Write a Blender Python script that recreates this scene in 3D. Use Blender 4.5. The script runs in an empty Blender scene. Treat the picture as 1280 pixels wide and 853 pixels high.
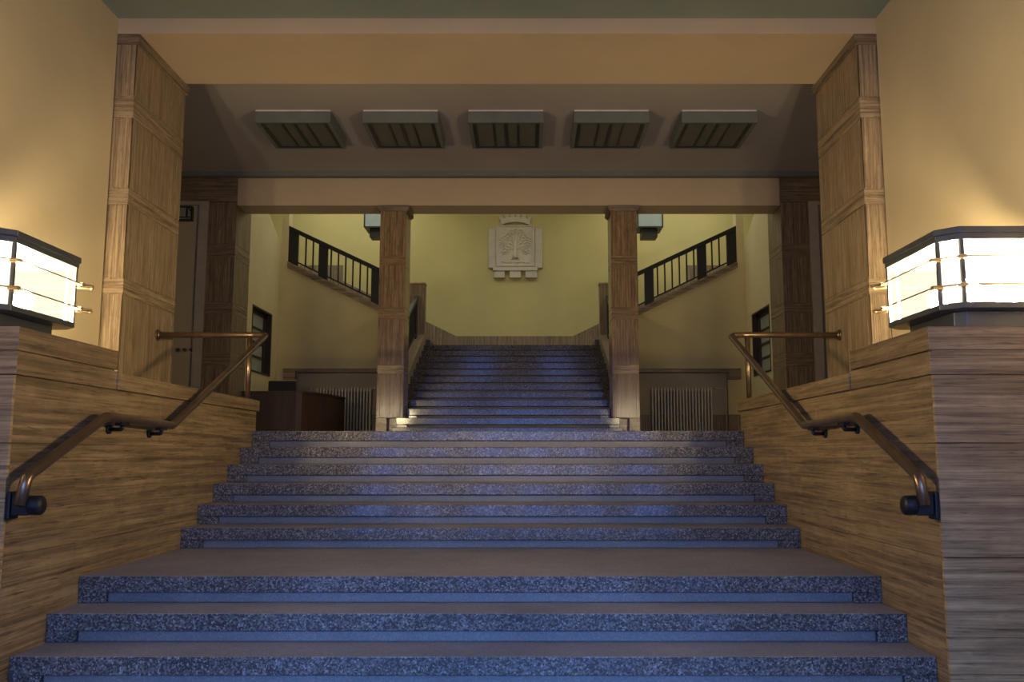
import bpy, bmesh, math, random
from mathutils import Vector, Matrix

C = bpy.context.scene.collection
SC = bpy.context.scene
PI = math.pi
random.seed(7)

# ------------------------------------------------------------------ camera
cam_data = bpy.data.cameras.new('camera')
cam = bpy.data.objects.new('camera', cam_data)
C.objects.link(cam)
SC.camera = cam
cam.location = (0.2715, 0.0, 1.649)
cam.rotation_euler = (PI / 2 + 0.1268, 0, 0)
cam_data.sensor_width = 36.0
cam_data.sensor_fit = 'HORIZONTAL'
cam_data.lens = 1100 / 1280 * 36.0
cam_data.shift_x = -17.8 / 1280
cam_data.clip_start = 0.05

# ------------------------------------------------------------------ light levels
LANTERN_PANE = 2.2          # glow of the lit lantern glass
ADDED_UPGLOW = 13.0           # added glowing plate on the lantern roof, brightens the wall above
LANTERN_BULB = 2900.0         # globes inside the lanterns
DUSK_PANE = 4.0             # blue dusk behind the entrance glazing
SKYLIGHT = 2.15             # daylight through the stair hall skylight
low = bpy.data.lights.new('low_step_fill', 'AREA')      # added lamp inside the entrance, beam aimed low to blue the bottom steps
low.shape = 'RECTANGLE'
low.size, low.size_y = 4.0, 1.6
low.energy = 38.0
low.color = (0.15, 0.38, 1.0)
low.spread = math.radians(42)
low_o = bpy.data.objects.new('low_step_fill', low)
C.objects.link(low_o)
low_o.location = (0.0, -1.02, 2.25)
low_o.rotation_euler = Vector((0, 1, -.40)).to_track_quat('-Z', 'Z').to_euler()
SC.view_settings.view_transform = 'Standard'
SC.view_settings.look = 'None'
SC.view_settings.gamma = 1.0
SC.view_settings.use_curve_mapping = False
SC.view_settings.exposure = 0.0
world = bpy.data.worlds.new('world')
SC.world = world
world.use_nodes = True
world.node_tree.nodes['Background'].inputs['Color'].default_value = (0.05, 0.07, 0.12, 1)
world.node_tree.nodes['Background'].inputs['Strength'].default_value = 0.1
SC.cycles.max_bounces = 10
SC.cycles.diffuse_bounces = 6
SC.cycles.transparent_max_bounces = 12
SC.cycles.sample_clamp_indirect = 4.0
SC.cycles.use_denoising = True
SC.cycles.caustics_reflective = False
SC.cycles.caustics_refractive = False

# ------------------------------------------------------------------ materials
def new_mat(name):
    m = bpy.data.materials.new(name)
    m.use_nodes = True
    nt = m.node_tree
    return m, nt, nt.nodes['Principled BSDF']

def link(nt, a, ao, b, bi):
    nt.links.new(a.outputs[ao], b.inputs[bi])

def position_map(nt, scale, rot=(0, 0, 0)):
    g = nt.nodes.new('ShaderNodeNewGeometry')
    mp = nt.nodes.new('ShaderNodeMapping')
    mp.inputs['Scale'].default_value = scale
    mp.inputs['Rotation'].default_value = rot
    link(nt, g, 'Position', mp, 'Vector')
    return mp

def ramp(nt, stops):
    r = nt.nodes.new('ShaderNodeValToRGB')
    e = r.color_ramp.elements
    while len(e) < len(stops):
        e.new(0.5)
    for i, (p, c) in enumerate(stops):
        e[i].position = p
        e[i].color = (c[0], c[1], c[2], 1)
    return r

def noise(nt, src, scale, detail=3, rough=0.5, dist=0.0):
    n = nt.nodes.new('ShaderNodeTexNoise')
    n.inputs['Scale'].default_value = scale
    n.inputs['Detail'].default_value = detail
    n.inputs['Roughness'].default_value = rough
    n.inputs['Distortion'].default_value = dist
    link(nt, src, 'Vector', n, 'Vector')
    return n

def bump(nt, b, src, out, strength, dist=0.01):
    k = nt.nodes.new('ShaderNodeBump')
    k.inputs['Strength'].default_value = strength
    k.inputs['Distance'].default_value = dist
    link(nt, src, out, k, 'Height')
    link(nt, k, 'Normal', b, 'Normal')

def plain(name, col, rough=0.5, metal=0.0, vary=0.08, scale=6.0):
    m, nt, b = new_mat(name)
    b.inputs['Roughness'].default_value = rough
    b.inputs['Metallic'].default_value = metal
    mp = position_map(nt, (1, 1, 1))
    n = noise(nt, mp, scale, 4)
    d = [c * (1 - vary) for c in col]
    l = [min(1, c * (1 + vary)) for c in col]
    r = ramp(nt, [(0.3, d), (0.7, l)])
    link(nt, n, 'Fac', r, 'Fac')
    link(nt, r, 'Color', b, 'Base Color')
    return m

def plaster(name, col, rough=0.85):
    m, nt, b = new_mat(name)
    b.inputs['Roughness'].default_value = rough
    mp = position_map(nt, (1, 1, 1))
    n = noise(nt, mp, 1.3, 5, 0.6)
    r = ramp(nt, [(0.25, [c * 0.93 for c in col]), (0.75, [min(1, c * 1.05) for c in col])])
    link(nt, n, 'Fac', r, 'Fac')
    link(nt, r, 'Color', b, 'Base Color')
    f = noise(nt, mp, 160, 2)
    bump(nt, b, f, 'Fac', 0.12, 0.004)
    return m

def travertine(name, scale, cols, rough=0.4, tilt=(0, 0, 0), spec=0.5):
    """banded stone: scale is large across the beds, small along them"""
    m, nt, b = new_mat(name)
    mp = position_map(nt, scale, tilt)
    n1 = noise(nt, mp, 1.0, 6, 0.62, 0.35)
    r = ramp(nt, [(0.30, cols[0]), (0.44, cols[1]), (0.55, cols[2]), (0.68, cols[3])])
    link(nt, n1, 'Fac', r, 'Fac')
    # thin dark veins and pits
    mp2 = position_map(nt, tuple(v * 2.3 + 1.0 for v in scale), tilt)
    n2 = noise(nt, mp2, 1.0, 6, 0.65, 0.9)
    r2 = ramp(nt, [(0.34, (0.42, 0.38, 0.34)), (0.46, (1, 1, 1))])
    link(nt, n2, 'Fac', r2, 'Fac')
    mp3 = position_map(nt, tuple(0.22 * v + 5.0 for v in scale), tilt)
    n3 = noise(nt, mp3, 1.0, 8, 0.7, 0.5)
    r3 = ramp(nt, [(0.3, (0.72, 0.71, 0.69)), (0.7, (1.12, 1.12, 1.12))])
    link(nt, n3, 'Fac', r3, 'Fac')
    mx = nt.nodes.new('ShaderNodeMix')
    mx.data_type = 'RGBA'
    mx.blend_type = 'MULTIPLY'
    mx.inputs['Factor'].default_value = 0.95
    nt.links.new(r.outputs['Color'], mx.inputs['A'])
    nt.links.new(r2.outputs['Color'], mx.inputs['B'])
    mx2 = nt.nodes.new('ShaderNodeMix')
    mx2.data_type = 'RGBA'
    mx2.blend_type = 'MULTIPLY'
    mx2.inputs['Factor'].default_value = 1.0
    nt.links.new(mx.outputs['Result'], mx2.inputs['A'])
    nt.links.new(r3.outputs['Color'], mx2.inputs['B'])
    nt.links.new(mx2.outputs['Result'], b.inputs['Base Color'])
    rr = nt.nodes.new('ShaderNodeMapRange')
    b.inputs['Specular IOR Level'].default_value = spec
    rr.inputs['To Min'].default_value = rough + 0.06
    rr.inputs['To Max'].default_value = rough - 0.08
    link(nt, n1, 'Fac', rr, 'Value')
    link(nt, rr, 'Result', b, 'Roughness')
    bump(nt, b, n2, 'Fac', 0.18, 0.006)
    return m

def terrazzo(name, cols, rough, scale=60.0, spec=0.5):
    m, nt, b = new_mat(name)
    mp = position_map(nt, (1, 1, 1))
    v = nt.nodes.new('ShaderNodeTexVoronoi')
    v.inputs['Scale'].default_value = scale
    link(nt, mp, 'Vector', v, 'Vector')
    sep = nt.nodes.new('ShaderNodeSeparateColor')
    link(nt, v, 'Color', sep, 'Color')
    r = ramp(nt, [(0.0, cols[0]), (0.4, cols[1]), (0.68, cols[2]), (0.93, cols[3])])
    r.color_ramp.interpolation = 'CONSTANT'
    link(nt, sep, 'Red', r, 'Fac')
    n = noise(nt, mp, 1.6, 4, 0.6)
    r2 = ramp(nt, [(0.3, (0.78, 0.78, 0.78)), (0.7, (1.12, 1.1, 1.06))])
    link(nt, n, 'Fac', r2, 'Fac')
    mx = nt.nodes.new('ShaderNodeMix')
    mx.data_type = 'RGBA'
    mx.blend_type = 'MULTIPLY'
    mx.inputs['Factor'].default_value = 1.0
    nt.links.new(r.outputs['Color'], mx.inputs['A'])
    nt.links.new(r2.outputs['Color'], mx.inputs['B'])
    nt.links.new(mx.outputs['Result'], b.inputs['Base Color'])
    b.inputs['Roughness'].default_value = rough
    b.inputs['Specular IOR Level'].default_value = spec
    return m

def wood(name, col, dark, rough=0.6):
    m, nt, b = new_mat(name)
    mp = position_map(nt, (14, 14, 0.9))
    n = noise(nt, mp, 1.5, 5, 0.6, 0.4)
    r = ramp(nt, [(0.3, dark), (0.7, col)])
    link(nt, n, 'Fac', r, 'Fac')
    link(nt, r, 'Color', b, 'Base Color')
    b.inputs['Roughness'].default_value = rough
    return m

def glow(name, col, strength):
    m = bpy.data.materials.new(name)
    m.use_nodes = True
    nt = m.node_tree
    nt.nodes.remove(nt.nodes['Principled BSDF'])
    e = nt.nodes.new('ShaderNodeEmission')
    e.inputs['Color'].default_value = (*col, 1)
    e.inputs['Strength'].default_value = strength
    nt.links.new(e.outputs[0], nt.nodes['Material Output'].inputs['Surface'])
    return m

def lit_glass(name, col, strength, clear):
    """thin lamp glass: partly clear, partly glowing milky film"""
    m = bpy.data.materials.new(name)
    m.use_nodes = True
    nt = m.node_tree
    nt.nodes.remove(nt.nodes['Principled BSDF'])
    e = nt.nodes.new('ShaderNodeEmission')
    e.inputs['Color'].default_value = (*col, 1)
    e.inputs['Strength'].default_value = strength
    t = nt.nodes.new('ShaderNodeBsdfTransparent')
    x = nt.nodes.new('ShaderNodeMixShader')
    x.inputs[0].default_value = clear
    nt.links.new(e.outputs[0], x.inputs[1])
    nt.links.new(t.outputs[0], x.inputs[2])
    nt.links.new(x.outputs[0], nt.nodes['Material Output'].inputs['Surface'])
    return m

TR = [(0.17, 0.117, 0.065), (0.30, 0.215, 0.122), (0.42, 0.31, 0.182), (0.54, 0.41, 0.25)]
TRD = [tuple(c * 0.72 for c in x) for x in TR]
TRC = [tuple(a * b for a, b in zip(x, (0.84, 0.76, 0.66))) for x in TR]
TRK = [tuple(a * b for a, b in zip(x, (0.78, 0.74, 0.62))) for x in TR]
M = {}
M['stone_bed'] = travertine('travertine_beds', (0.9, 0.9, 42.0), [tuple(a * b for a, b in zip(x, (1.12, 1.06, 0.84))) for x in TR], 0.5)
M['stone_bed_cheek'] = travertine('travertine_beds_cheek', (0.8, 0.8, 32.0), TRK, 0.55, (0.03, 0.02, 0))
M['stone_band'] = travertine('travertine_band', (1.6, 1.6, 46.0), TR, 0.4)
M['stone_upright'] = travertine('travertine_upright', (52.0, 52.0, 1.3), TR, 0.4)
M['column_upright'] = travertine('travertine_column', (52.0, 52.0, 1.3), TRC, 0.17, spec=0.3)
M['column_band'] = travertine('travertine_column_band', (1.6, 1.6, 46.0), TRC, 0.17, spec=0.3)
M['stone_dark'] = travertine('travertine_dark', (52.0, 52.0, 1.3), TRD, 0.45)
M['stone_dark_band'] = travertine('travertine_dark_band', (1.6, 1.6, 46.0), TRD, 0.45)
M['cream'] = plaster('cream_plaster', (0.60, 0.49, 0.29))
M['beam_cream'] = plaster('cream_beam_plaster', (0.62, 0.48, 0.28))
M['yellow'] = plaster('yellow_plaster', (0.58, 0.50, 0.21))
M['yellow_pale'] = plaster('pale_yellow_plaster', (0.60, 0.50, 0.255))
M['grey_ceiling'] = plaster('grey_green_ceiling', (0.26, 0.31, 0.25))
M['mauve_ceiling'] = plaster('mauve_grey_ceiling', (0.50, 0.45, 0.40))
M['niche'] = plaster('grey_niche_plaster', (0.50, 0.43, 0.28))
M['pale_wall'] = plaster('pale_beige_wall', (0.50, 0.43, 0.28))
M['trim_pale'] = plain('pale_trim_paint', (0.46, 0.40, 0.31), 0.5)
M['band_green'] = plain('grey_green_band', (0.20, 0.21, 0.18), 0.6)
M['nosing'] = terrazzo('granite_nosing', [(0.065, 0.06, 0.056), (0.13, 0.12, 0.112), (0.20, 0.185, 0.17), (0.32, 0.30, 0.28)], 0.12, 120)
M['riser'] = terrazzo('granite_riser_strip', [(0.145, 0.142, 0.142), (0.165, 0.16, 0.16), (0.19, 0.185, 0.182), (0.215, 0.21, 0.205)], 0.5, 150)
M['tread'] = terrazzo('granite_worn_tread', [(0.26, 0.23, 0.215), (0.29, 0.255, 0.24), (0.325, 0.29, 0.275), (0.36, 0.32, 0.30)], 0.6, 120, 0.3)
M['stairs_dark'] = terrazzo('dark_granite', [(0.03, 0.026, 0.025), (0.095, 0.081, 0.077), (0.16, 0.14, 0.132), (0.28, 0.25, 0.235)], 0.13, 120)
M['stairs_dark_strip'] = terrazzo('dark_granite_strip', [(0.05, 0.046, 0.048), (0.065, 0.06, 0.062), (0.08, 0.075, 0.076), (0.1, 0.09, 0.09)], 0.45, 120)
M['floor'] = terrazzo('terrazzo_floor', [(0.09, 0.08, 0.08), (0.16, 0.145, 0.14), (0.22, 0.2, 0.19), (0.3, 0.28, 0.26)], 0.35, 60)
M['bronze'] = plain('bronze_tube', (0.24, 0.165, 0.105), 0.30, 0.85, 0.15, 9)
M['dark_iron'] = plain('dark_iron', (0.022, 0.021, 0.021), 0.42, 0.4)
M['black_iron'] = plain('black_cast_iron', (0.02, 0.022, 0.024), 0.45, 0.5)
M['lantern_metal'] = plain('lantern_glare_metal', (0.15, 0.165, 0.175), 0.35, 0.6)  # bluish grey lift puts the glare of the lit glass into the colour
M['brass'] = plain('brass_rod', (0.75, 0.55, 0.3), 0.3, 0.9)
M['lantern_glass'] = lit_glass('lantern_lit_glass', (1.0, 0.83, 0.58), LANTERN_PANE, 0.55)
M['lantern_glass_clear'] = lit_glass('lantern_clear_glass', (1.0, 0.86, 0.64), LANTERN_PANE * .5, 0.58)
M['added_upglow'] = glow('added_roof_upglow', (1.0, 0.79, 0.46), ADDED_UPGLOW)
M['bulb'] = glow('lantern_bulb', (1.0, 0.79, 0.46), LANTERN_BULB)
M['dusk'] = glow('dusk_glazing', (0.16, 0.30, 1.0), DUSK_PANE)
M['skylight'] = glow('skylight_glazing', (1.0, 0.98, 0.80), SKYLIGHT)
M['light_body'] = plain('ceiling_light_paint', (0.17, 0.19, 0.165), 0.5)
M['light_lip'] = plain('ceiling_light_white_lip', (0.8, 0.76, 0.72), 0.4)
M['light_frame'] = plain('ceiling_light_dark_frame', (0.03, 0.026, 0.02), 0.4)
M['light_glass'] = plain('unlit_opal_glass', (0.15, 0.145, 0.11), 0.6)
M['crest'] = plain('carved_limestone', (0.58, 0.52, 0.40), 0.85)
M['radiator'] = plain('radiator_enamel', (0.58, 0.52, 0.40), 0.4)
M['desk_brown'] = wood('dark_walnut', (0.060, 0.032, 0.020), (0.030, 0.017, 0.012))
M['desk_red'] = wood('red_walnut', (0.075, 0.030, 0.019), (0.04, 0.018, 0.012))
M['black'] = plain('black_fabric', (0.012, 0.012, 0.013), 0.7)
M['win_frame'] = wood('dark_window_wood', (0.045, 0.033, 0.02), (0.025, 0.019, 0.012))
M['win_glass'] = plain('grey_window_glass', (0.34, 0.35, 0.29), 0.35)
M['pend_glass'] = plain('grey_pendant_glass', (0.42, 0.50, 0.52), 0.12, 0.0, 0.05)
M['pend_metal'] = plain('pendant_dark_metal', (0.05, 0.055, 0.055), 0.4, 0.5)
M['sign_face'] = plain('sign_pale_face', (0.34, 0.36, 0.27), 0.4)
M['wall_plate'] = plain('switch_dark_plate', (0.10, 0.075, 0.05), 0.4)
M['ledge'] = travertine('ledge_stone', (0.6, 0.6, 22.0), TRD, 0.4)

# ------------------------------------------------------------------ builders
class MB:
    def __init__(self):
        self.bm = bmesh.new()
    def box(self, x0, x1, y0, y1, z0, z1, mat=0):
        x0, x1 = min(x0, x1), max(x0, x1)
        y0, y1 = min(y0, y1), max(y0, y1)
        z0, z1 = min(z0, z1), max(z0, z1)
        v = [self.bm.verts.new(p) for p in ((x0, y0, z0), (x1, y0, z0), (x1, y1, z0), (x0, y1, z0),
                                            (x0, y0, z1), (x1, y0, z1), (x1, y1, z1), (x0, y1, z1))]
        fs = []
        for idx in ((3, 2, 1, 0), (4, 5, 6, 7), (0, 1, 5, 4), (1, 2, 6, 5), (2, 3, 7, 6), (3, 0, 4, 7)):
            f = self.bm.faces.new([v[i] for i in idx])
            f.material_index = mat
            fs.append(f)
        return fs          # bottom, top, front(-y), +x, back, -x
    def prism(self, pts, axis, a, b, mat=0):
        """pts: 2D outline; axis: 'X','Y','Z' extruded from a to b"""
        def P(p, t):
            if axis == 'X': return (t, p[0], p[1])
            if axis == 'Y': return (p[0], t, p[1])
            return (p[0], p[1], t)
        lo = [self.bm.verts.new(P(p, a)) for p in pts]
        hi = [self.bm.verts.new(P(p, b)) for p in pts]
        n = len(pts)
        fs = [self.bm.faces.new(lo), self.bm.faces.new(list(reversed(hi)))]
        for i in range(n):
            j = (i + 1) % n
            fs.append(self.bm.faces.new((lo[j], lo[i], hi[i], hi[j])))
        for f in fs:
            f.material_index = mat
        bmesh.ops.recalc_face_normals(self.bm, faces=fs)
        return fs
    def tube(self, path, r, n=12, mat=0, cap=True, smooth=True):
        path = [Vector(p) for p in path]
        rings = []
        up = None
        for i, p in enumerate(path):
            if i == 0: t = path[1] - p
            elif i == len(path) - 1: t = p - path[i - 1]
            else: t = (path[i + 1] - p).normalized() + (p - path[i - 1]).normalized()
            t.normalize()
            if up is None:
                up = Vector((0, 0, 1)) if abs(t.z) < 0.9 else Vector((1, 0, 0))
            s = t.cross(up).normalized()
            up = s.cross(t).normalized()
            rr = r[i] if isinstance(r, (list, tuple)) else r
            rings.append([self.bm.verts.new(p + (s * math.cos(2 * PI * k / n) + up * math.sin(2 * PI * k / n)) * rr) for k in range(n)])
        fs = []
        for a, b in zip(rings, rings[1:]):
            for k in range(n):
                f = self.bm.faces.new((a[k], a[(k + 1) % n], b[(k + 1) % n], b[k]))
                f.smooth = smooth
                f.material_index = mat
                fs.append(f)
        if cap:
            for rg in (rings[0], rings[-1]):
                f = self.bm.faces.new(rg)
                f.material_index = mat
                fs.append(f)
        bmesh.ops.recalc_face_normals(self.bm, faces=fs)
    def ball(self, c, r, mat=0, sub=2):
        m = Matrix.Translation(Vector(c))
        if isinstance(r, (tuple, list)):
            m = m @ Matrix.Diagonal((r[0], r[1], r[2], 1))
        else:
            m = m @ Matrix.Diagonal((r, r, r, 1))
        g = bmesh.ops.create_icosphere(self.bm, subdivisions=sub, radius=1.0, matrix=m)
        for v in g['verts']:
            for f in v.link_faces:
                f.smooth = True
                f.material_index = mat
    def build(self, name, mats, parent=None, bevel=0.0, seg=2):
        me = bpy.data.meshes.new(name)
        off = root_loc(parent)
        if off.length > 0:
            bmesh.ops.translate(self.bm, verts=self.bm.verts, vec=-off)
        self.bm.to_mesh(me)
        self.bm.free()
        for m in (mats if isinstance(mats, (list, tuple)) else [mats]):
            me.materials.append(M[m])
        o = bpy.data.objects.new(name, me)
        C.objects.link(o)
        if parent:
            o.parent = parent
        if bevel > 0:
            b = o.modifiers.new('bevel', 'BEVEL')
            b.width = bevel
            b.segments = seg
            b.limit_method = 'ANGLE'
            b.angle_limit = 0.7
        return o

def root_loc(o):
    v = Vector((0, 0, 0))
    while o is not None:
        v = v + o.location
        o = o.parent
    return v

def tag(o, label, cat, group=None, kind='thing'):
    o['label'] = label
    o['category'] = cat
    if group: o['group'] = group
    o['kind'] = kind
    return o

def thing(name, loc, label, cat, group=None):
    o = bpy.data.objects.new(name, None)
    o.empty_display_size = 0.1
    C.objects.link(o)
    o.location = loc
    return tag(o, label, cat, group)

def struct(name, mb, mats, label=None, cat=None, bevel=0.0):
    o = mb.build(name, mats, None, bevel)
    o['kind'] = 'structure'
    if label: o['label'] = label
    if cat: o['category'] = cat
    return o

def fillet(pts, rads, n=6):
    """round the corners of a polyline; rads has one radius per inner corner"""
    pts = [Vector(p) for p in pts]
    out = [pts[0]]
    for i in range(1, len(pts) - 1):
        a, b, c = pts[i - 1], pts[i], pts[i + 1]
        d0, d1 = (a - b).normalized(), (c - b).normalized()
        ang = d0.angle(d1)
        r = rads[i - 1]
        t = min(r / math.tan(ang / 2), (a - b).length * 0.48, (c - b).length * 0.48)
        p0, p1 = b + d0 * t, b + d1 * t
        for k in range(n + 1):
            u = k / n
            out.append(p0 * (1 - u) ** 2 + b * 2 * u * (1 - u) + p1 * u ** 2)
    out.append(pts[-1])
    return out

SIDE = {-1: 'left', 1: 'right'}
# ------------------------------------------------------------------ dimensions
W = 2.36                    # half width of the lower flight
R = 0.155                   # riser
T1 = 0.3312                 # tread, lower flight
Y1 = 8.488                  # nosing of the hall floor edge
YL = 5.312                  # nosing of the landing
HALL = 12 * R               # 1.86 hall floor
U0, T2 = 12.75, 0.3727      # first nosing and tread of the upper flight
WU = 1.70
LAND2 = HALL + 12 * R       # 3.72 half landing
CEIL1, CEIL2, CEIL3 = 5.66, 5.93, 8.0
YC = 13.15                  # front of the columns and architrave
YB = 17.0                   # plane of the side balustrades
YW = 20.4                   # back wall of the stair hall
WX = 3.52                   # foyer walls
EY0 = -1.5                  # behind the entrance wall
HX = 6.6                    # hall side walls

# ------------------------------------------------------------------ setting
b = MB(); b.box(-WX - .3, WX + .3, EY0, 7.0, -0.25, 0)
struct('floor', b, 'floor', 'speckled stone floor of the entrance foyer', 'floor')
b = MB()
b.box(-HX, HX, 8.86, 13.9, HALL - .25, HALL)
b.box(2.362, 3.6, 8.63, 8.86, HALL - .25, HALL)
b.box(-3.6, -2.362, 8.63, 8.86, HALL - .25, HALL)
b.box(-4.57, 4.57, 13.9, 17.2, HALL - .25, HALL)
struct('floor.001', b, 'floor', 'stone floor of the upper hall', 'floor')
b = MB(); b.box(-WX - .3, WX + .3, EY0, 7.73, CEIL1, CEIL1 + .3)
struct('ceiling', b, 'grey_ceiling', 'grey green ceiling nearest the camera', 'ceiling')
b = MB(); b.box(-HX, HX, 8.875, YC - .001, CEIL2, CEIL2 + .3)
struct('ceiling.001', b, 'mauve_ceiling', 'mauve grey hall ceiling with five box lights', 'ceiling')
b = MB(); b.box(-HX - .3, HX + .3, 13.15, YW + .3, CEIL3, CEIL3 + .2)
struct('ceiling.002', b, 'yellow_pale', 'ceiling high over the stair hall', 'ceiling')
for s in (-1, 1):
    b = MB(); b.box(s * WX, s * (WX + .3), EY0, 7.74, -0.25, CEIL1)
    struct('wall_foyer_' + SIDE[s], b, 'cream', 'cream plaster wall of the foyer on the ' + SIDE[s], 'wall')
    b = MB(); b.box(s * 3.60, s * (HX + .3), 7.79, 8.94, 0, CEIL2 + .3)
    struct('wall_portal_' + SIDE[s], b, 'cream', 'wall mass behind the %s portal pillar' % SIDE[s], 'wall')
    b = MB(); b.box(s * HX, s * (HX + .3), 8.94, YC, HALL - .25, CEIL2 + .3)
    struct('wall_hall_' + SIDE[s], b, 'pale_wall', 'side wall of the upper hall on the ' + SIDE[s], 'wall')
    b = MB(); b.box(s * 4.745, s * HX, YC + .02, YC + .3, HALL - .1, 5.43)
    struct('wall_recess_' + SIDE[s], b, 'pale_wall', 'pale framed wall bay beside the %s hall pier' % SIDE[s], 'wall')
    b = MB()
    b.box(s * 4.60, s * 4.742, YC - .03, YC + .3, HALL, 5.487)
    b.box(s * 4.742, s * HX, YC - .03, YC + .3, 5.43, 5.487)
    struct('trim_%d' % (1 if s < 0 else 2), b, 'trim_pale', 'pale door-like frame strip beside the %s hall pier' % SIDE[s], 'trim')
    b = MB(); b.box(s * 4.17, s * HX, YC - .01, YC + .5, 5.49, 5.86)
    struct('trim_%d' % (3 if s < 0 else 4), b, 'stone_dark_band', 'dark stone band over the %s wall bay' % SIDE[s], 'trim')
    # stair hall side wall with sloping top
    x0, x1 = s * 4.572, s * 4.75
    wy0, wy1, wz0, wz1 = 15.37, 16.57, 3.08, 4.27
    b = MB()
    b.prism([(13.875, HALL), (wy0, HALL), (wy0, 6.52), (13.875, 7.25)], 'X', x0, x1)
    b.prism([(wy0, HALL), (wy1, HALL), (wy1, wz0), (wy0, wz0)], 'X', x0, x1)
    b.prism([(wy0, wz1), (wy1, wz1), (wy1, 5.94), (wy0, 6.52)], 'X', x0, x1)
    b.prism([(wy1, HALL), (YB + .2, HALL), (YB + .2, 5.64), (wy1, 5.94)], 'X', x0, x1)
    struct('wall_stair_' + SIDE[s], b, 'yellow_pale', 'yellow stair hall wall with a small window on the ' + SIDE[s], 'wall')
    # window in that wall
    b = MB()
    xf0, xf1 = s * 4.66, s * 4.72
    b.box(xf0, xf1, wy0, wy0 + .07, wz0, wz1)
    b.box(xf0, xf1, wy1 - .16, wy1, wz0, wz1)
    b.box(xf0, xf1, wy0, wy1, wz1 - .09, wz1)
    b.box(xf0, xf1, wy0, wy1, wz0, wz0 + .06)
    win = struct('window_%d' % (1 if s < 0 else 2), b, 'win_frame', 'dark framed window with four stacked panes in the %s stair wall' % SIDE[s], 'window')
    b = MB()
    for k in range(1, 4):
        zz = wz0 + .06 + (wz1 - wz0 - .15) * k / 4
        b.box(s * 4.665, s * 4.712, wy0 + .07, wy1 - .16, zz - .018, zz + .018)
    b.build('glazing_bar', 'win_frame', win)
    b = MB(); b.box(s * 4.69, s * 4.70, wy0 + .07, wy1 - .16, wz0 + .06, wz1 - .09)
    b.build('pane', 'win_glass', win)
    b = MB()
    b.box(s * 4.565, s * 4.66, wy1 - .05, wy1, wz0, wz1)
    b.box(s * 4.565, s * 4.66, wy0, wy0 + .03, wz0, wz1)
    b.box(s * 4.565, s * 4.66, wy0 + .03, wy1 - .05, wz1 - .03, wz1)
    b.box(s * 4.56, s * 4.66, wy0 + .03, wy1 - .05, wz0, wz0 + .03)
    b.build('reveal', 'win_frame', win)
    b = MB(); b.box(s * 4.752, s * HX, 13.65, YB + .25, 6.75, 6.9)
    struct('shade_slab_' + SIDE[s], b, 'pale_wall', 'added shading slab beyond the sloping %s stair wall' % SIDE[s], 'ceiling')  # slab added to block the skylight and darken the gap above the wall
    # jamb post at the head of the side flight
    b = MB(); b.box(s * 4.43, s * 4.572, YB + .01, YB + .28, 5.2, CEIL3)
    struct('trim_%d' % (5 if s < 0 else 6), b, 'yellow_pale', 'plaster jamb at the top of the %s balustrade' % SIDE[s], 'trim')
    b = MB(); b.box(s * HX, s * (HX + .3), YC + .3, YW, HALL, CEIL3)
    struct('wall_far_' + SIDE[s], b, 'yellow', 'outer yellow wall of the stair hall on the ' + SIDE[s], 'wall')
    # wall under the side flight, with a radiator niche
    b = MB()
    def sl(x): return 4.46 + 0.4825 * (abs(x) - 2.591)
    b.prism([(s * 2.175, 3.20), (s * 4.172, 3.20), (s * 4.172, sl(4.172)), (s * 2.175, sl(2.175))], 'Y', YB, YB + .2)
    b.prism([(s * 4.172, HALL), (s * 4.572, HALL), (s * 4.572, sl(4.572)), (s * 4.172, sl(4.172))], 'Y', YB, YB + .2)
    struct('wall_flight_' + SIDE[s], b, 'yellow_pale', 'yellow wall below the %s side flight' % SIDE[s], 'wall')
    b = MB(); b.box(s * 2.175, s * 4.172, YB + .12, YB + .2, HALL, 3.20)
    struct('wall_niche_' + SIDE[s], b, 'niche', 'greyish radiator niche wall on the ' + SIDE[s], 'wall')
    b = MB()
    b.box(s * 2.175, s * 4.172, YB + .10, YB + .12, HALL, 2.385)
    b.box(s * 4.172, s * 4.572, YB - .02, YB, HALL, 2.385)
    struct('baseboard_' + SIDE[s], b, 'stone_dark', 'dark base strip under the %s radiator niche' % SIDE[s], 'baseboard')
    # dado on the back wall, following the side flight
    b = MB()
    pts = [(s * 1.36, 3.6), (s * 1.36, 4.36), (s * 4.05, 5.67), (s * 4.05, 6.05), (s * HX, 6.05), (s * HX, 5.2)]
    b.prism(pts, 'Y', YW - .03, YW)
    struct('trim_%d' % (7 if s < 0 else 8), b, 'stone_dark', 'stone dado climbing along the back wall on the ' + SIDE[s], 'trim')
b = MB(); b.box(-1.36, 1.36, YW - .03, YW, 3.6, 4.36)
struct('trim_9', b, 'stone_dark', 'level stone dado behind the half landing', 'trim')
b = MB(); b.box(-HX - .3, HX + .3, YW, YW + .3, HALL, CEIL3)
struct('wall_back', b, 'yellow', 'yellow back wall carrying the stone coat of arms', 'wall')
b = MB(); b.box(-HX - .3, HX + .3, YC + .01, YC + .49, 5.93, CEIL3)
struct('wall_over_beam', b, 'pale_wall', 'wall above the architrave', 'wall')
b = MB(); b.box(-HX, HX, YC - .12, YC + .0, 5.862, 5.93)
struct('trim_10', b, 'band_green', 'grey green cornice strip where hall ceiling meets architrave', 'trim')
for i, (x0, x1, y0, y1) in enumerate(((-5.2, -2.3, 15.7, 19.9), (2.3, 5.2, 15.7, 19.9), (-1.2, 1.2, 15.6, 18.0))):
    b = MB(); b.box(x0, x1, y0, y1, CEIL3 - .03, CEIL3 - .005)
    struct('window_%d' % (3 + i), b, 'skylight', 'skylight panel over the stair hall', 'window')
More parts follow.
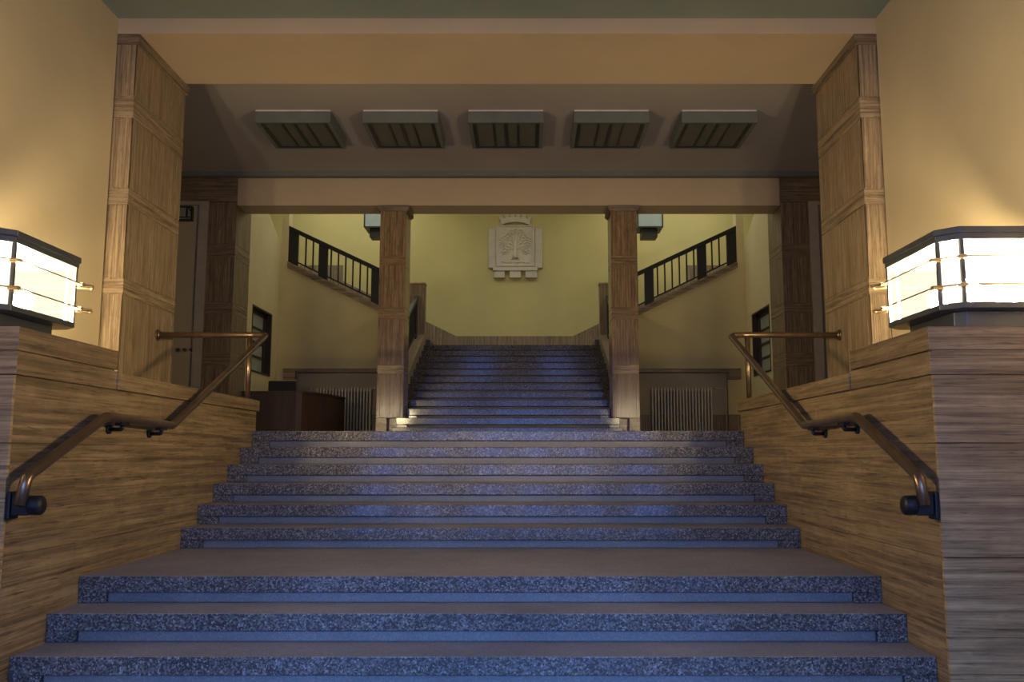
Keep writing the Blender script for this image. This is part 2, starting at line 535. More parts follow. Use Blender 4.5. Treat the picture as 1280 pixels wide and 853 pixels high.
# entrance wall just behind the camera with glazed bays
EY = -1.2
b = MB()
bays = [(-2.75, -2.1), (-1.72, -1.32), (-.76, -.14), (.14, .76), (1.10, 1.60), (2.1, 2.75)]
tops = [(-2.05, -.95), (.86, 1.93)]
b.box(-WX, WX, EY - .3, EY, 0, .12)
b.box(-WX, WX, EY - .3, EY, 3.85, 4.15)
b.box(-WX, WX, EY - .3, EY, 5.35, CEIL1)
xs = [-WX] + [v for bay in bays for v in bay] + [WX]
for i in range(0, len(xs), 2):
    b.box(xs[i], xs[i + 1], EY - .3, EY, .12, 3.85)
xs = [-WX] + [v for bay in tops for v in bay] + [WX]
for i in range(0, len(xs), 2):
    b.box(xs[i], xs[i + 1], EY - .3, EY, 4.15, 5.35)
for x0, x1 in bays:
    for zz in (1.05, 2.2):
        b.box(x0, x1, EY - .09, EY - .01, zz - .05, zz + .05)
struct('wall_front', b, 'cream', 'entrance wall with tall glazed bays', 'wall')
for i, (x0, x1, z0, z1) in enumerate([(a, c, .12, 3.85) for a, c in bays] + [(a, c, 4.15, 5.35) for a, c in tops]):
    b = MB(); b.box(x0, x1, EY - .12, EY - .10, z0, z1)
    struct('window_%d' % (6 + i), b, 'dusk', 'tall entrance window bay with dusk outside', 'window')

# ------------------------------------------------------------------ stairs
def step_mesh(y, top, half, depth, band, rec, endw, mats, parent):
    m = MB()
    f = m.box(-half, half, y, y + depth, top - band, top, 0)
    f[1].material_index = 2
    m.box(-(half - endw), half - endw, y + rec, y + depth, top - R, top - band, 1)
    for s in (-1, 1):
        m.box(s * (half - endw), s * half, y, y + depth, top - R, top - band, 0)
    return m.build('step', mats, parent, 0.006, 2)

lower = thing('staircase', (0, YL - 5 * T1, 0), 'wide blue-grey granite stairs rising from the foyer to the hall', 'stairs')
LM = ['nosing', 'riser', 'tread']
for k in range(1, 6):                          # up to the landing
    step_mesh(YL - (6 - k) * T1, k * R, W, T1 + .06, .094, .026, .165, LM, lower)
m = MB()
f = m.box(-W, W, YL, Y1 - 5 * T1 + .06, 6 * R - .094, 6 * R, 0); f[1].material_index = 2
m.box(-(W - .165), W - .165, YL + .026, Y1 - 5 * T1 + .06, 5 * R, 6 * R - .094, 1)
for s in (-1, 1):
    m.box(s * (W - .165), s * W, YL, Y1 - 5 * T1 + .06, 5 * R, 6 * R - .094, 0)
m.build('landing', LM, lower, .006, 2)
for k in range(7, 13):
    step_mesh(Y1 - (12 - k) * T1, k * R, W, T1 + .06, .094, .026, .165, LM, lower)

upper = thing('staircase', (0, U0, HALL), 'narrow dark granite stairs climbing between the two columns to the half landing', 'stairs')
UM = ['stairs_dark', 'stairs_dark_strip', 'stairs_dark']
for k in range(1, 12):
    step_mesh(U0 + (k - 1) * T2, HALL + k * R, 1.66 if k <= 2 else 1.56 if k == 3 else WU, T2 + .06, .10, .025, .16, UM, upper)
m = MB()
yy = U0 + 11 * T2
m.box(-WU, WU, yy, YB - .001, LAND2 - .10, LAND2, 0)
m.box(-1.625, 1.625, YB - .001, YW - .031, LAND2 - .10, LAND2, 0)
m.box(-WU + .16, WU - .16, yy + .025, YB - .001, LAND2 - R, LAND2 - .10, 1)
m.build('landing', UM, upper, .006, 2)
for s in (-1, 1):                              # sloping stone curb beside the steps
    m = MB()
    sl2 = R / T2
    y0, y1 = 13.68, YB - .02
    z0 = HALL + R + (y0 - U0) * sl2
    z1 = HALL + R + (y1 - U0) * sl2
    m.prism([(y0, HALL), (y1, HALL), (y1, z1 + .16), (y0, z0 + .16)], 'X', s * (WU + .004), s * 1.94)
    m.build('curb', 'stone_dark', upper, .006)

# side flights from the half landing
for s in (-1, 1):
    fl = thing('side_stairs', (s * 1.63, YB + .25, LAND2), 'side flight rising to the %s from the half landing' % SIDE[s], 'stairs')
    for k in range(1, 13):
        m = MB()
        x0 = 1.63 + (k - 1) * .3213
        x1 = x0 + .34 if k < 12 else HX - .002
        m.box(s * x0, s * x1, YB + .21 if x0 > 4.3 or x0 < 1.9 else YB + .2, YW - .03, LAND2 + (k - 1) * R - .05, LAND2 + k * R)
        m.build('step', 'stairs_dark_strip', fl, .006)
    m = MB()
    m.prism([(s * 2.2, sl(2.2) + .002), (s * 4.43, sl(4.43) + .002), (s * 4.43, sl(4.43) + .05), (s * 2.2, sl(2.2) + .05)], 'Y', YB - .03, YB + .22)
    m.prism([(s * 2.2, sl(2.2) - .075), (s * 4.43, sl(4.43) - .075), (s * 4.43, sl(4.43) + .002), (s * 2.2, sl(2.2) + .002)], 'Y', YB - .022, YB - .001)
    m.build('string', 'ledge', fl)

# ------------------------------------------------------------------ parapets beside the lower stairs
for s in (-1, 1):
    p = thing('stair_parapet', (s * 2.9, 4.53, 0), 'banded travertine parapet wall stepping up under the %s lantern' % SIDE[s], 'parapet')
    g = .003
    # long cheek: courses of slabs
    courses = [(0.0, .565), (.565, 1.13), (1.13, 1.70), (1.70, 2.05)]
    joints = [[4.53, 5.9, 7.3, 8.6], [4.53, 5.25, 6.6, 7.9, 8.6], [4.53, 5.8, 7.1, 8.6], [4.53, 6.35, 8.6]]
    for (z0, z1), js in zip(courses, joints):
        m = MB()
        for i, (ya, yb) in enumerate(zip(js, js[1:])):
            m.box(s * W, s * (WX - .002), ya + (.0 if ya == 4.53 else g / 2), yb - (0 if yb == 8.6 else g / 2), z0 + (g / 2 if z0 > 0 else 0), z1 - g / 2)
        m.build('slab_course', 'stone_bed_cheek', p, .002, 1)
    m = MB()
    m.box(s * (W + .01), s * (WX - .002), 4.54, 8.59, .02, 2.06)
    m.build('core', 'stone_bed_cheek', p)
    # front facing of the pier in grey veined slabs
    m = MB()
    for z0, z1 in courses:
        m.box(s * (W - .001), s * (WX - .002), 4.505, 4.528, z0 + (g / 2 if z0 > 0 else 0), z1 - g / 2)
    m.build('front_facing', 'stone_bed', p, .002, 1)
    # coping with small overhang
    m = MB()
    m.box(s * (W - .022), s * (WX - .002), 5.62, 8.625, 2.052, 2.158)
    m.build('coping', 'stone_bed_cheek', p, .004)
    # raised block that carries the lantern
    m = MB()
    m.box(s * (W - .012), s * (WX - .002), 4.505, 5.62, 2.052, 2.167)[2].material_index = 1
    m.box(s * (W + .006), s * (WX - .002), 4.51, 5.62, 2.167, 2.178)[2].material_index = 1
    m.box(s * (W - .012), s * (WX - .002), 4.505, 5.62, 2.178, 2.30)[2].material_index = 1
    m.build('lantern_block', ['stone_bed_cheek', 'stone_bed'], p, .003)

# ------------------------------------------------------------------ portal pillars
for s in (-1, 1):
    p = thing('portal_pillar', (s * 3.47, 8.36, 0), 'tall travertine pillar behind the %s lantern, carrying the cream beam' % SIDE[s], 'pillar')
    zb = [2.158, 3.07, 3.205, 3.90, 4.04, 4.72, 4.915, 5.45]
    y0, y1 = 7.78, 8.95
    xi, xo = 3.35, 3.60
    for i, (z0, z1) in enumerate(zip(zb, zb[1:])):
        m = MB()
        if i % 2 == 0:
            # framed upright slabs: a narrow edge strip, two fields
            m.box(s * (xi + .006), s * xo, y0 + .006, y1, z0, z1)
            for ya, yb in ((y0, y0 + .06), (y0 + .0625, y0 + .55), (y0 + .5525, y1 - .06), (y1 - .0575, y1 + .002)):
                m.box(s * xi, s * (xi + .01), ya, yb, z0 + .012, z1 - .012)
            for xa, xb in ((xi, xi + .045), (xi + .0475, xo - .002)):
                m.box(s * xa, s * xb, y0, y0 + .01, z0 + .012, z1 - .012)
            m.build('upright_slab', 'stone_upright', p, .002, 1)
        else:
            m.box(s * (xi + .008), s * xo, y0 + .008, y1, z0, z1)
            mid = (z0 + z1) / 2
            for za, zb_ in ((z0 + .002, mid - .012), (mid - .008, mid + .008), (mid + .012, z1 - .002)):
                m.box(s * xi, s * (xo - .002), y0, y1 + .002, za, zb_)
            m.build('band', 'stone_band', p, .002, 1)
    m = MB(); m.box(s * xi, s * xo, 8.632, y1, HALL, 2.156)
    m.build('plinth', 'stone_upright', p)
    m = MB()
    m.box(s * (xi - .035), s * (xo - .002), y0 - .035, y1 + .03, 5.45, 5.515)
    m.box(s * (xi - .02), s * (xo - .002), y0 - .02, y1 + .015, 5.425, 5.452)
    m.build('capital', 'stone_dark_band', p, .004)

pb = thing('portal_beam', (0, 8.3, 5.516), 'cream plastered beam spanning between the two tall pillars', 'beam')
m = MB(); m.box(-3.598, 3.598, 7.742, 8.87, 5.516, CEIL2 + .3)
m.build('beam_body', 'beam_cream', pb, .004)

# ------------------------------------------------------------------ columns and architrave
for s in (-1, 1):
    p = thing('stair_column', (s * 1.77, YC + .22, HALL), 'square travertine column standing %s of the dark upper stairs' % SIDE[s], 'column')
    zb = [2.172, 2.83, 2.965, 3.665, 3.84, 4.49, 4.64, 5.34]
    xi, xo = 1.565, 1.965
    y0, y1 = YC, YC + .50
    for i, (z0, z1) in enumerate(zip(zb, zb[1:])):
        m = MB()
        if i % 2 == 0:
            m.box(s * (xi + .004), s * (xo - .004), y0 + .004, y1 - .004, z0, z1)
            for xa, xb in ((xi, xi + .05), (xi + .052, xi + .2), (xi + .202, xo - .05), (xo - .048, xo)):
                m.box(s * xa, s * xb, y0, y1, z0 + .008, z1 - .008)
            m.build('upright_slab', 'column_upright', p, .0015, 1)
        else:
            m.box(s * (xi + .006), s * (xo - .006), y0 + .006, y1 - .006, z0, z1)
            mid = (z0 + z1) / 2
            for za, zb_ in ((z0 + .002, mid - .01), (mid - .006, z1 - .002)):
                m.box(s * xi, s * xo, y0, y1, za, zb_)
            m.build('band', 'column_band', p, .0015, 1)
    m = MB()
    m.box(s * (xi - .04), s * (xo + .04), y0 - .04, y1 + .04, 5.36, 5.425)
    m.box(s * (xi - .02), s * (xo + .02), y0 - .02, y1 + .02, 5.335, 5.362)
    m.build('capital', 'stone_dark_band', p, .004)
    m = MB()
    m.box(s * 1.81, s * (xo + .004), y0 - .004, y1, HALL, 2.171)
    m.box(s * 1.68, s * 1.81, y0 + .16, y1, HALL, 2.171)
    m.build('foot', 'column_band', p, .002, 1)

ar = thing('architrave', (0, YC + .25, 5.42), 'long plain beige beam resting on both columns below the hall ceiling', 'beam')
m = MB(); m.box(-4.17, 4.17, YC, YC + .49, 5.425, 5.86)
m.build('beam_body', 'beam_cream', ar, .004)

for s in (-1, 1):
    p = thing('hall_pier', (s * 4.37, YC + .4, HALL), 'dark travertine pier at the %s end of the architrave' % SIDE[s], 'pier')
    zb = [HALL, 2.945, 3.16, 3.75, 3.915, 4.615, 4.82, 5.485]
    xi, xo = 4.175, 4.595
    y0, y1 = YC, YC + .72
    for i, (z0, z1) in enumerate(zip(zb, zb[1:])):
        m = MB()
        if i % 2 == 0:
            m.box(s * (xi + .004), s * xo, y0 + .004, y1, z0, z1)
            for xa, xb in ((xi, xi + .05), (xi + .052, xi + .2), (xi + .202, xo - .05), (xo - .048, xo - .002)):
                m.box(s * xa, s * xb, y0, y1 - .004, z0 + .008, z1 - .008)
            m.build('upright_slab', 'stone_dark', p, .0015, 1)
        else:
            m.box(s * (xi + .006), s * xo, y0 + .006, y1, z0, z1)
            mid = (z0 + z1) / 2
            for za, zb_ in ((z0 + .002, mid - .01), (mid - .006, z1 - .002)):
                m.box(s * xi, s * (xo - .002), y0, y1 - .004, za, zb_)
            m.build('band', 'stone_dark_band', p, .0015, 1)

# ------------------------------------------------------------------ lanterns on the parapets
def octo(x0, x1, y0, y1, c):
    return [(x0 + c, y0), (x1 - c, y0), (x1, y0 + c), (x1, y1 - c), (x1 - c, y1), (x0 + c, y1), (x0, y1 - c), (x0, y0 + c)]

def lantern(s):
    L = thing('stone_block_lantern', (s * 2.9, 4.95, 2.30),
              'large lit glass box lantern with dark flat roof on the %s parapet' % SIDE[s], 'lantern', 'pair of lit box lanterns')
    X0, X1, Ya, Yb, c = 2.49, 3.31, 4.56, 5.38, .085
    def oc(d, cc=c):
        return [(s * x, y) for x, y in octo(X0 - d, X1 + d, Ya - d, Yb + d, cc + d * .4)]
    m = MB(); m.prism(oc(-.09), 'Z', 2.30, 2.405)
    m.build('neck', 'lantern_metal', L, .004)
    m = MB(); m.prism(oc(.012), 'Z', 2.405, 2.437)
    m.build('tray', 'lantern_metal', L, .003)
    m = MB(); m.prism(oc(.016), 'Z', 2.774, 2.808)
    m.build('header', 'lantern_metal', L, .003)
    m = MB()
    m.prism(oc(.026), 'Z', 2.806, 2.842)
    m.prism(oc(-.03), 'Z', 2.842, 2.856)
    m.build('roof', 'lantern_metal', L, .006)
    m = MB(); m.prism(oc(-.16), 'Z', 2.857, 2.866)
    m.build('upglow_plate', 'added_upglow', L)  # unseen plate added to throw light up the wall
    v = oc(0)
    for i in range(8):
        a, bb = Vector((*v[i], 0)), Vector((*v[(i + 1) % 8], 0))
        d = (bb - a).normalized()
        n = Vector((-d.y, d.x, 0)) * .003
        a2, b2 = a + d * .008, bb - d * .008
        m = MB()
        m.prism([(a2 - n)[:2], (b2 - n)[:2], (b2 + n)[:2], (a2 + n)[:2]], 'Z', 2.440, 2.772)
        m.build('glass_pane', 'lantern_glass_clear' if i == 6 else 'lantern_glass', L)
    for x, y in v:
        m = MB()
        m.box(x - .010, x + .010, y - .010, y + .010, 2.437, 2.775)
        m.build('corner_post', 'lantern_metal', L)
    # brass guard rods around the glass with clips
    w = oc(.045)
    for zz in (2.525, 2.675):
        m = MB()
        pts = [(x, y, zz) for x, y in w]
        mid = ((pts[0][0] + pts[1][0]) / 2, pts[0][1], zz)
        m.tube([mid] + pts[1:] + [pts[0], mid], .0045, 6)
        m.build('guard_rod', 'brass', L)
        m = MB()
        m.tube(fillet([(s * 2.492, 5.30, zz), (s * 2.415, 5.37, zz), (s * 2.465, 5.46, zz), (s * 2.545, 5.385, zz)], (.015, .015)), .009, 8)
        m.build('end_loop', 'brass', L)
        for (x, y), (wx, wy) in zip(v, w):
            m = MB()
            m.box(min(x, wx) - .004, max(x, wx) + .004, min(y, wy) - .004, max(y, wy) + .004, zz - .010, zz + .010)
            m.build('rod_clip', 'brass', L)
    for (bx, by) in ((2.72, 5.16), (2.72, 4.80), (3.13, 5.16), (3.13, 4.80)):
        m = MB(); m.ball((s * bx, by, 2.552), .058, 0, 3)
        bl = m.build('bulb', 'bulb', L)
        m = MB(); m.tube([(s * bx, by, 2.437), (s * bx, by, 2.50)], .026, 12)
        m.build('socket', 'brass', bl)
    return L
for s in (-1, 1):
    lantern(s)

# ------------------------------------------------------------------ handrails
for s in (-1, 1):
    h = thing('handrail', (s * 2.27, 4.5, 1.3), 'bent bronze tube handrail along the %s parapet, ending in a post' % SIDE[s], 'handrail', 'pair of bronze handrails')
    X = s * 2.27
    pts = [(X + s * .01, 4.50, 1.385), (X, 4.53, 1.53), (X, 5.34, 1.868), (X, 6.34, 1.845), (X, 8.52, 2.79), (s * 2.40, 8.56, 2.80), (s * 3.33, 8.56, 2.80)]
    m = MB(); m.tube(fillet(pts, (.07, .14, .16, .05, .05)), .029, 16)
    m.build('rail', 'bronze', h)
    m = MB(); m.tube([(s * 2.44, 8.56, 2.158), (s * 2.44, 8.56, 2.79)], .025, 14)
    m.tube([(s * 2.44, 8.56, 2.158), (s * 2.44, 8.56, 2.172)], .045, 16)
    m.build('post', 'bronze', h)
    m = MB(); m.tube([(s * 3.335, 8.56, 2.80), (s * 3.349, 8.56, 2.80)], .055, 20)
    m.tube([(s * 3.315, 8.56, 2.80), (s * 3.335, 8.56, 2.80)], .040, 20)
    m.build('wall_flange', 'bronze', h)
    for by in (5.56, 6.16):
        m = MB()
        zr = 1.868 - .023 * (by - 5.34)
        m.box(X - .02, X + .02, by - .055, by + .055, zr - .042, zr - .024)
        m.tube(fillet([(X, by, zr - .04), (X, by, zr - .066), (s * 2.352, by, zr - .066)], (.02,)), .013, 8)
        m.tube([(s * 2.346, by, zr - .066), (s * 2.3595, by, zr - .066)], .03, 14)
        m.build('bracket', 'black_iron', h)
    m = MB()
    m.box(s * 2.337, s * 2.3595, 4.512, 4.60, 1.315, 1.455)
    m.box(s * 2.25, s * 2.34, 4.525, 4.585, 1.335, 1.435)
    m.tube([(s * 2.255, 4.555, 1.385), (s * 2.205, 4.555, 1.385)], .05, 18)
    m.ball((s * 2.205, 4.555, 1.385), (.022, .05, .05), 0, 3)
    m.build('end_bracket', 'black_iron', h, .006)

# ------------------------------------------------------------------ hall ceiling lights
names = ['leftmost of the five', 'second from the left of the five', 'middle one of the five', 'second from the right of the five', 'rightmost of the five']
proto = None
CL = (-2.66, -1.31, 0.015, 1.345, 2.70)
for i, cx in enumerate(CL):
    lab = 'shallow grey box ceiling light with unlit panes, ' + names[i]
    L = thing('ceiling_light', (cx, 11.1, CEIL2), lab, 'ceiling light', 'row of box lights on the hall ceiling')
    if proto is None:
        proto = L
        y0, y1, hw, zt, zb_ = 10.60, 11.57, .475, CEIL2, 5.765
        m = MB()
        m.box(cx - hw, cx + hw, y0, y0 + .045, zb_, zt - .018)
        m.box(cx - hw, cx + hw, y1 - .02, y1, zb_, zt)
        for t in (-1, 1):
            m.box(cx + t * (hw - .05), cx + t * hw, y0 + .045, y1 - .02, zb_, zt)
        m.build('housing', 'light_body', L, .003)
        m = MB(); m.box(cx - hw + .006, cx + hw - .006, y0 + .004, y0 + .05, zt - .018, zt)
        m.build('top_lip', 'light_lip', L)
        m = MB()
        zf0, zf1 = zb_ + .006, zb_ + .03
        xi = hw - .05
        m.box(cx - xi, cx + xi, y0 + .045, y0 + .075, zf0, zf1)
        m.box(cx - xi, cx + xi, y1 - .05, y1 - .02, zf0, zf1)
        for t in (-1, 1):
            m.box(cx + t * xi, cx + t * (xi - .045), y0 + .075, y1 - .05, zf0, zf1)
        m.build('frame', 'light_frame', L)
        for t, wd in ((-.155, .011), (0, .019), (.155, .011)):
            m = MB(); m.box(cx + t - wd, cx + t + wd, y0 + .075, y1 - .05, zf0, zf1)
            m.build('glazing_bar', 'light_frame', L)
        for xa, xb in ((-.38, -.166), (-.144, -.019), (.019, .144), (.166, .38)):
            m = MB(); m.box(cx + xa, cx + xb, y0 + .075, y1 - .05, zf1 - .012, zf1 - .004)
            m.build('glass_pane', 'light_glass', L)
    else:
        for ch in list(proto.children):
            o = ch.copy()
            C.objects.link(o)
            o.parent = L

# ------------------------------------------------------------------ coat of arms
cy = YW - .002
a = thing('coat_of_arms', (.015, cy, 5.75), 'carved stone coat of arms with a tree on the yellow back wall', 'relief')
ox = .015
m = MB()
m.box(ox - .455, ox + .455, cy - .14, cy, 5.93, 6.985)
m.build('shield_slab', 'crest', a, .008)
m = MB()
for z0, z1, xa, xb in ((6.0, 6.985, -.435, .435),):
    m.box(ox + xa, ox + xb, cy - .165, cy - .14, z1 - .03, z1)
    m.box(ox + xa, ox + xb, cy - .165, cy - .14, z0, z0 + .03)
    m.box(ox + xa, ox + xa + .03, cy - .165, cy - .14, z0 + .03, z1 - .03)
    m.box(ox + xb - .03, ox + xb, cy - .165, cy - .14, z0 + .03, z1 - .03)
m.build('border', 'crest', a, .004)
for t in (-1, 1):
    m = MB()
    m.box(ox + t * .455, ox + t * .64, cy - .085, cy, 5.97, 6.93)
    m.build('side_wing', 'crest', a, .02)
m = MB(); m.box(ox - .525, ox + .525, cy - .15, cy, 5.895, 5.975)
m.build('base_slab', 'crest', a, .008)
for xa, xb in ((-.505, -.245), (-.135, .135), (.235, .51)):
    m = MB(); m.box(ox + xa, ox + xb, cy - .12, cy, 5.735, 5.895)
    m.build('foot_block', 'crest', a, .008)
# mural crown: curved band with merlons
m = MB()
out, inn = [], []
for k in range(13):
    u = -1 + k / 6
    out.append((ox + u * .36, 7.125 + .075 * (1 - u * u)))
    inn.append((ox + u * .33, 7.00 + .075 * (1 - u * u)))
m.prism(out + inn[::-1], 'Y', cy - .13, cy)
for u in (-.92, -.55, -.18, .18, .55, .92):
    zc_ = 7.125 + .075 * (1 - u * u)
    m.prism([(ox + u * .36 - .04, zc_ - .03), (ox + u * .36 + .04, zc_ - .03), (ox + u * .38 + .045, zc_ + .075), (ox + u * .38 - .045, zc_ + .075)], 'Y', cy - .12, cy - .01)
m.build('crown', 'crest', a, .006)
m = MB()
yt = cy - .14
m.tube([(ox, yt, 6.19), (ox, yt, 6.30), (ox - .005, yt, 6.45), (ox, yt, 6.60)], [.075, .048, .045, .035], 10)
for bx, bz, r0 in ((-.27, 6.52, .03), (-.17, 6.70, .028), (.02, 6.83, .028), (.19, 6.70, .028), (.28, 6.52, .03), (-.24, 6.36, .024), (.25, 6.36, .024), (-.12, 6.56, .02), (.12, 6.56, .02), (-.08, 6.80, .02), (.12, 6.82, .02), (-.29, 6.63, .02), (.29, 6.63, .02)):
    m.tube(fillet([(ox, yt, 6.40), (ox + bx * .5, yt, 6.44 + (bz - 6.4) * .3), (ox + bx, yt, bz)], (.1,)), [r0] + [r0 * .8] * 7 + [r0 * .5], 8)
    for q in range(7):
        an = q * 2 * PI / 7 + bx * 5
        m.ball((ox + bx + .075 * math.cos(an), yt, bz + .065 * math.sin(an)), (.034, .022, .026), 0, 1)
    m.ball((ox + bx, yt - .004, bz), (.045, .026, .04), 0, 1)
for rx in (-.1, -.05, .05, .1):
    m.tube([(ox, yt, 6.24), (ox + rx, yt, 6.165)], [.03, .012], 7)
m.build('tree', 'crest', a)
m = MB()
for k in range(9):
    u = -1 + k / 4
    m.ball((ox + u * .29, yt, 6.095 + .012 * math.cos(k * 2.1)), (.05, .022, .022), 0, 1)
m.build('ground_line', 'crest', a)

# ------------------------------------------------------------------ side balustrades on the side flights
for s in (-1, 1):
    bl = thing('stair_balustrade', (s * 3.4, YB + .05, 4.6), 'dark iron balustrade climbing to the upper %s above the yellow wall' % SIDE[s], 'balustrade', 'pair of dark side balustrades')
    def low(x): return 4.50 + 0.4825 * (x - 2.591)
    def top(x): return 5.265 + 0.4735 * (x - 2.607)
    ya, yb = YB + .03, YB + .09
    m = MB()
    m.prism([(s * 2.22, top(2.22) - .085), (s * 4.43, top(4.43) - .085), (s * 4.43, top(4.43)), (s * 2.22, top(2.22))], 'Y', ya - .015, yb + .015)
    m.build('top_rail', 'dark_iron', bl, .006)
    m = MB()
    m.prism([(s * 2.25, low(2.25) + .075), (s * 4.43, low(4.43) + .075), (s * 4.43, low(4.43) + .105), (s * 2.25, low(2.25) + .105)], 'Y', ya + .01, yb - .01)
    m.build('bottom_rail', 'dark_iron', bl)
    panels = (2.24, 2.69, 3.74, 4.335)
    for px in panels:
        m = MB()
        xa, xb = (px - .09, px + .09) if px < 4.3 else (px - .097, px + .093)
        m.prism([(s * xa, low(xa)), (s * xb, low(xb)), (s * xb, top(xb) - .07), (s * xa, top(xa) - .07)], 'Y', ya, yb)
        m.build('panel_post', 'dark_iron', bl, .003)
    for xx in (2.46, 2.86, 3.005, 3.15, 3.295, 3.44, 3.585, 3.945, 4.09):
        m = MB()
        m.box(s * (xx - .013), s * (xx + .013), ya + .012, yb - .012, low(xx) + .09, top(xx) - .06)
        m.build('baluster', 'dark_iron', bl)
    # pier at the turn of the flights
    p = thing('newel_pier', (s * 1.95, YB + .25, HALL), 'travertine newel block behind the %s column at the stair head' % SIDE[s], 'newel')
    m = MB(); m.box(s * 1.71, s * 2.16, YB, YB + .2, LAND2 - 1.86, 4.94)
    m.build('shaft', 'stone_dark', p, .006)
    m = MB(); m.box(s * 1.70, s * 2.17, YB - .01, YB + .22, 4.94, 4.975)
    m.build('cap', 'stone_upright', p, .006)
    # iron balustrade along the upper flight
    q = thing('flight_balustrade', (s * 1.86, 15.2, 3.0), 'dark iron balustrade on the %s curb of the upper stairs' % SIDE[s], 'balustrade')
    sl2 = R / T2
    def cz(y): return HALL + R + (y - U0) * sl2 + .16
    m = MB()
    m.prism([(13.75, cz(13.75) + .72), (16.94, cz(16.94) + .72), (16.94, cz(16.94) + .78), (13.75, cz(13.75) + .78)], 'X', s * 1.82, s * 1.90)
    m.build('top_rail', 'dark_iron', q, .006)
    m = MB()
    m.prism([(13.75, cz(13.75) + .07), (16.94, cz(16.94) + .07), (16.94, cz(16.94) + .10), (13.75, cz(13.75) + .10)], 'X', s * 1.84, s * 1.88)
    m.build('bottom_rail', 'dark_iron', q)
    for k, yy in enumerate((13.86, 15.35, 16.80)):
        m = MB()
        m.prism([(yy - .1, cz(yy - .1)), (yy + .1, cz(yy + .1)), (yy + .1, cz(yy + .1) + .73), (yy - .1, cz(yy - .1) + .73)], 'X', s * 1.835, s * 1.885)
        m.build('panel_post', 'dark_iron', q)
    for k in range(9):
        for y00 in (13.86, 15.35):
            yy = y00 + .1 + (k + 1) * .127
            if yy < y00 + 1.40:
                m = MB(); m.box(s * 1.848, s * 1.872, yy - .012, yy + .012, cz(yy) + .08, cz(yy) + .74)
                m.build('baluster', 'dark_iron', q)

# ------------------------------------------------------------------ hanging lanterns in the stair hall
for s in (-1, 1):
    cx, cyy = s * 2.92, 18.6
    L = thing('pendant_lantern', (cx, cyy, CEIL3), 'grey glass pendant lantern hanging behind the %s column' % SIDE[s], 'pendant lamp', 'pair of pendant lanterns')
    m = MB(); m.box(cx - .02, cx + .02, cyy - .02, cyy + .02, 7.32, CEIL3)
    m.build('stem', 'pend_metal', L)
    hw = .27
    m = MB(); m.box(cx - hw - .02, cx + hw + .02, cyy - hw - .02, cyy + hw + .02, 7.25, 7.32)
    m.build('roof', 'pend_metal', L, .005)
    for dx, dy in ((-1, 0), (1, 0), (0, -1), (0, 1)):
        m = MB()
        if dx: m.box(cx + dx * (hw - .01), cx + dx * hw, cyy - hw + .02, cyy + hw - .02, 6.46, 7.25)
        else: m.box(cx - hw + .02, cx + hw - .02, cyy + dy * (hw - .01), cyy + dy * hw, 6.46, 7.25)
        m.build('glass_pane', 'pend_glass', L)
    for dx in (-1, 1):
        for dy in (-1, 1):
            m = MB(); m.box(cx + dx * (hw - .02), cx + dx * (hw + .01), cyy + dy * (hw - .02), cyy + dy * (hw + .01), 6.44, 7.25)
            m.build('corner_post', 'pend_metal', L)
    m = MB(); m.box(cx - hw, cx + hw, cyy - hw, cyy + hw, 6.43, 6.455)
    m.build('base_frame', 'pend_metal', L)
    m = MB(); m.box(cx - .17, cx + .17, cyy - .17, cyy + .17, 6.25, 6.43)
    m.build('lower_box', 'pend_metal', L, .008)

# ------------------------------------------------------------------ radiators and ledges
for s, x0, x1 in ((-1, -3.89, -2.70), (1, 2.67, 3.86)):
    r_ = thing('radiator', ((x0 + x1) / 2, YB - .0, HALL), 'pale column radiator in the niche under the %s ledge' % SIDE[s], 'radiator', 'pair of column radiators')
    n = 20
    pitch = (x1 - x0) / n
    first = None
    for k in range(n):
        xx = x0 + pitch * (k + .5)
        if first is None:
            m = MB()
            m.box(xx - .0145, xx + .0145, YB - .09, YB - .055, 2.0, 2.90)
            m.box(xx - .0145, xx + .0145, YB + .0, YB + .035, 2.0, 2.90)
            m.box(xx - .008, xx + .008, YB - .055, YB + .0, 2.0, 2.90)
            m.box(xx - .0275, xx + .0275, YB - .05, YB + .0, 2.83, 2.88)
            m.box(xx - .0275, xx + .0275, YB - .05, YB + .0, 2.03, 2.08)
            first = m.build('section', 'radiator', r_, .005)
            fx = xx
        else:
            o = first.copy()
            C.objects.link(o)
            o.location.x += xx - fx
    for dx in (.12, 1.05):
        m = MB(); m.box(x0 + dx - .02, x0 + dx + .02, YB - .07, YB + .01, HALL, 1.99)
        m.build('foot', 'radiator', r_)
    m = MB()
    ex = x1 if s > 0 else x0
    if s > 0:
        m.tube(fillet([(ex - .02, YB - .03, 2.885), (ex + .26, YB - .03, 2.885), (ex + .26, YB - .03, HALL)], (.04,)), .011, 8)
        m.ball((ex + .07, YB - .03, 2.885), .026, 0, 2)
    else:
        m.tube(fillet([(x1 - .02, YB - .03, 2.885), (x1 + .14, YB - .03, 2.885), (x1 + .14, YB - .03, HALL)], (.04,)), .011, 8)
        m.ball((x1 + .06, YB - .03, 2.885), .026, 0, 2)
    m.build('pipe', 'radiator', r_)
    l_ = thing('stone_ledge', (s * 3.2, YB, 3.19), 'dark stone ledge over the %s radiator niche' % SIDE[s], 'ledge', 'pair of niche ledges')
    m = MB(); m.box(s * 2.18, s * 4.174, YB - .12, YB + .12, 3.195, 3.27)
    m.build('shelf', 'ledge', l_, .005)
    m = MB(); m.box(s * 4.175, s * 4.41, YB - .125, YB, 3.06, 3.272)
    m.build('end_block', 'ledge', l_, .005)

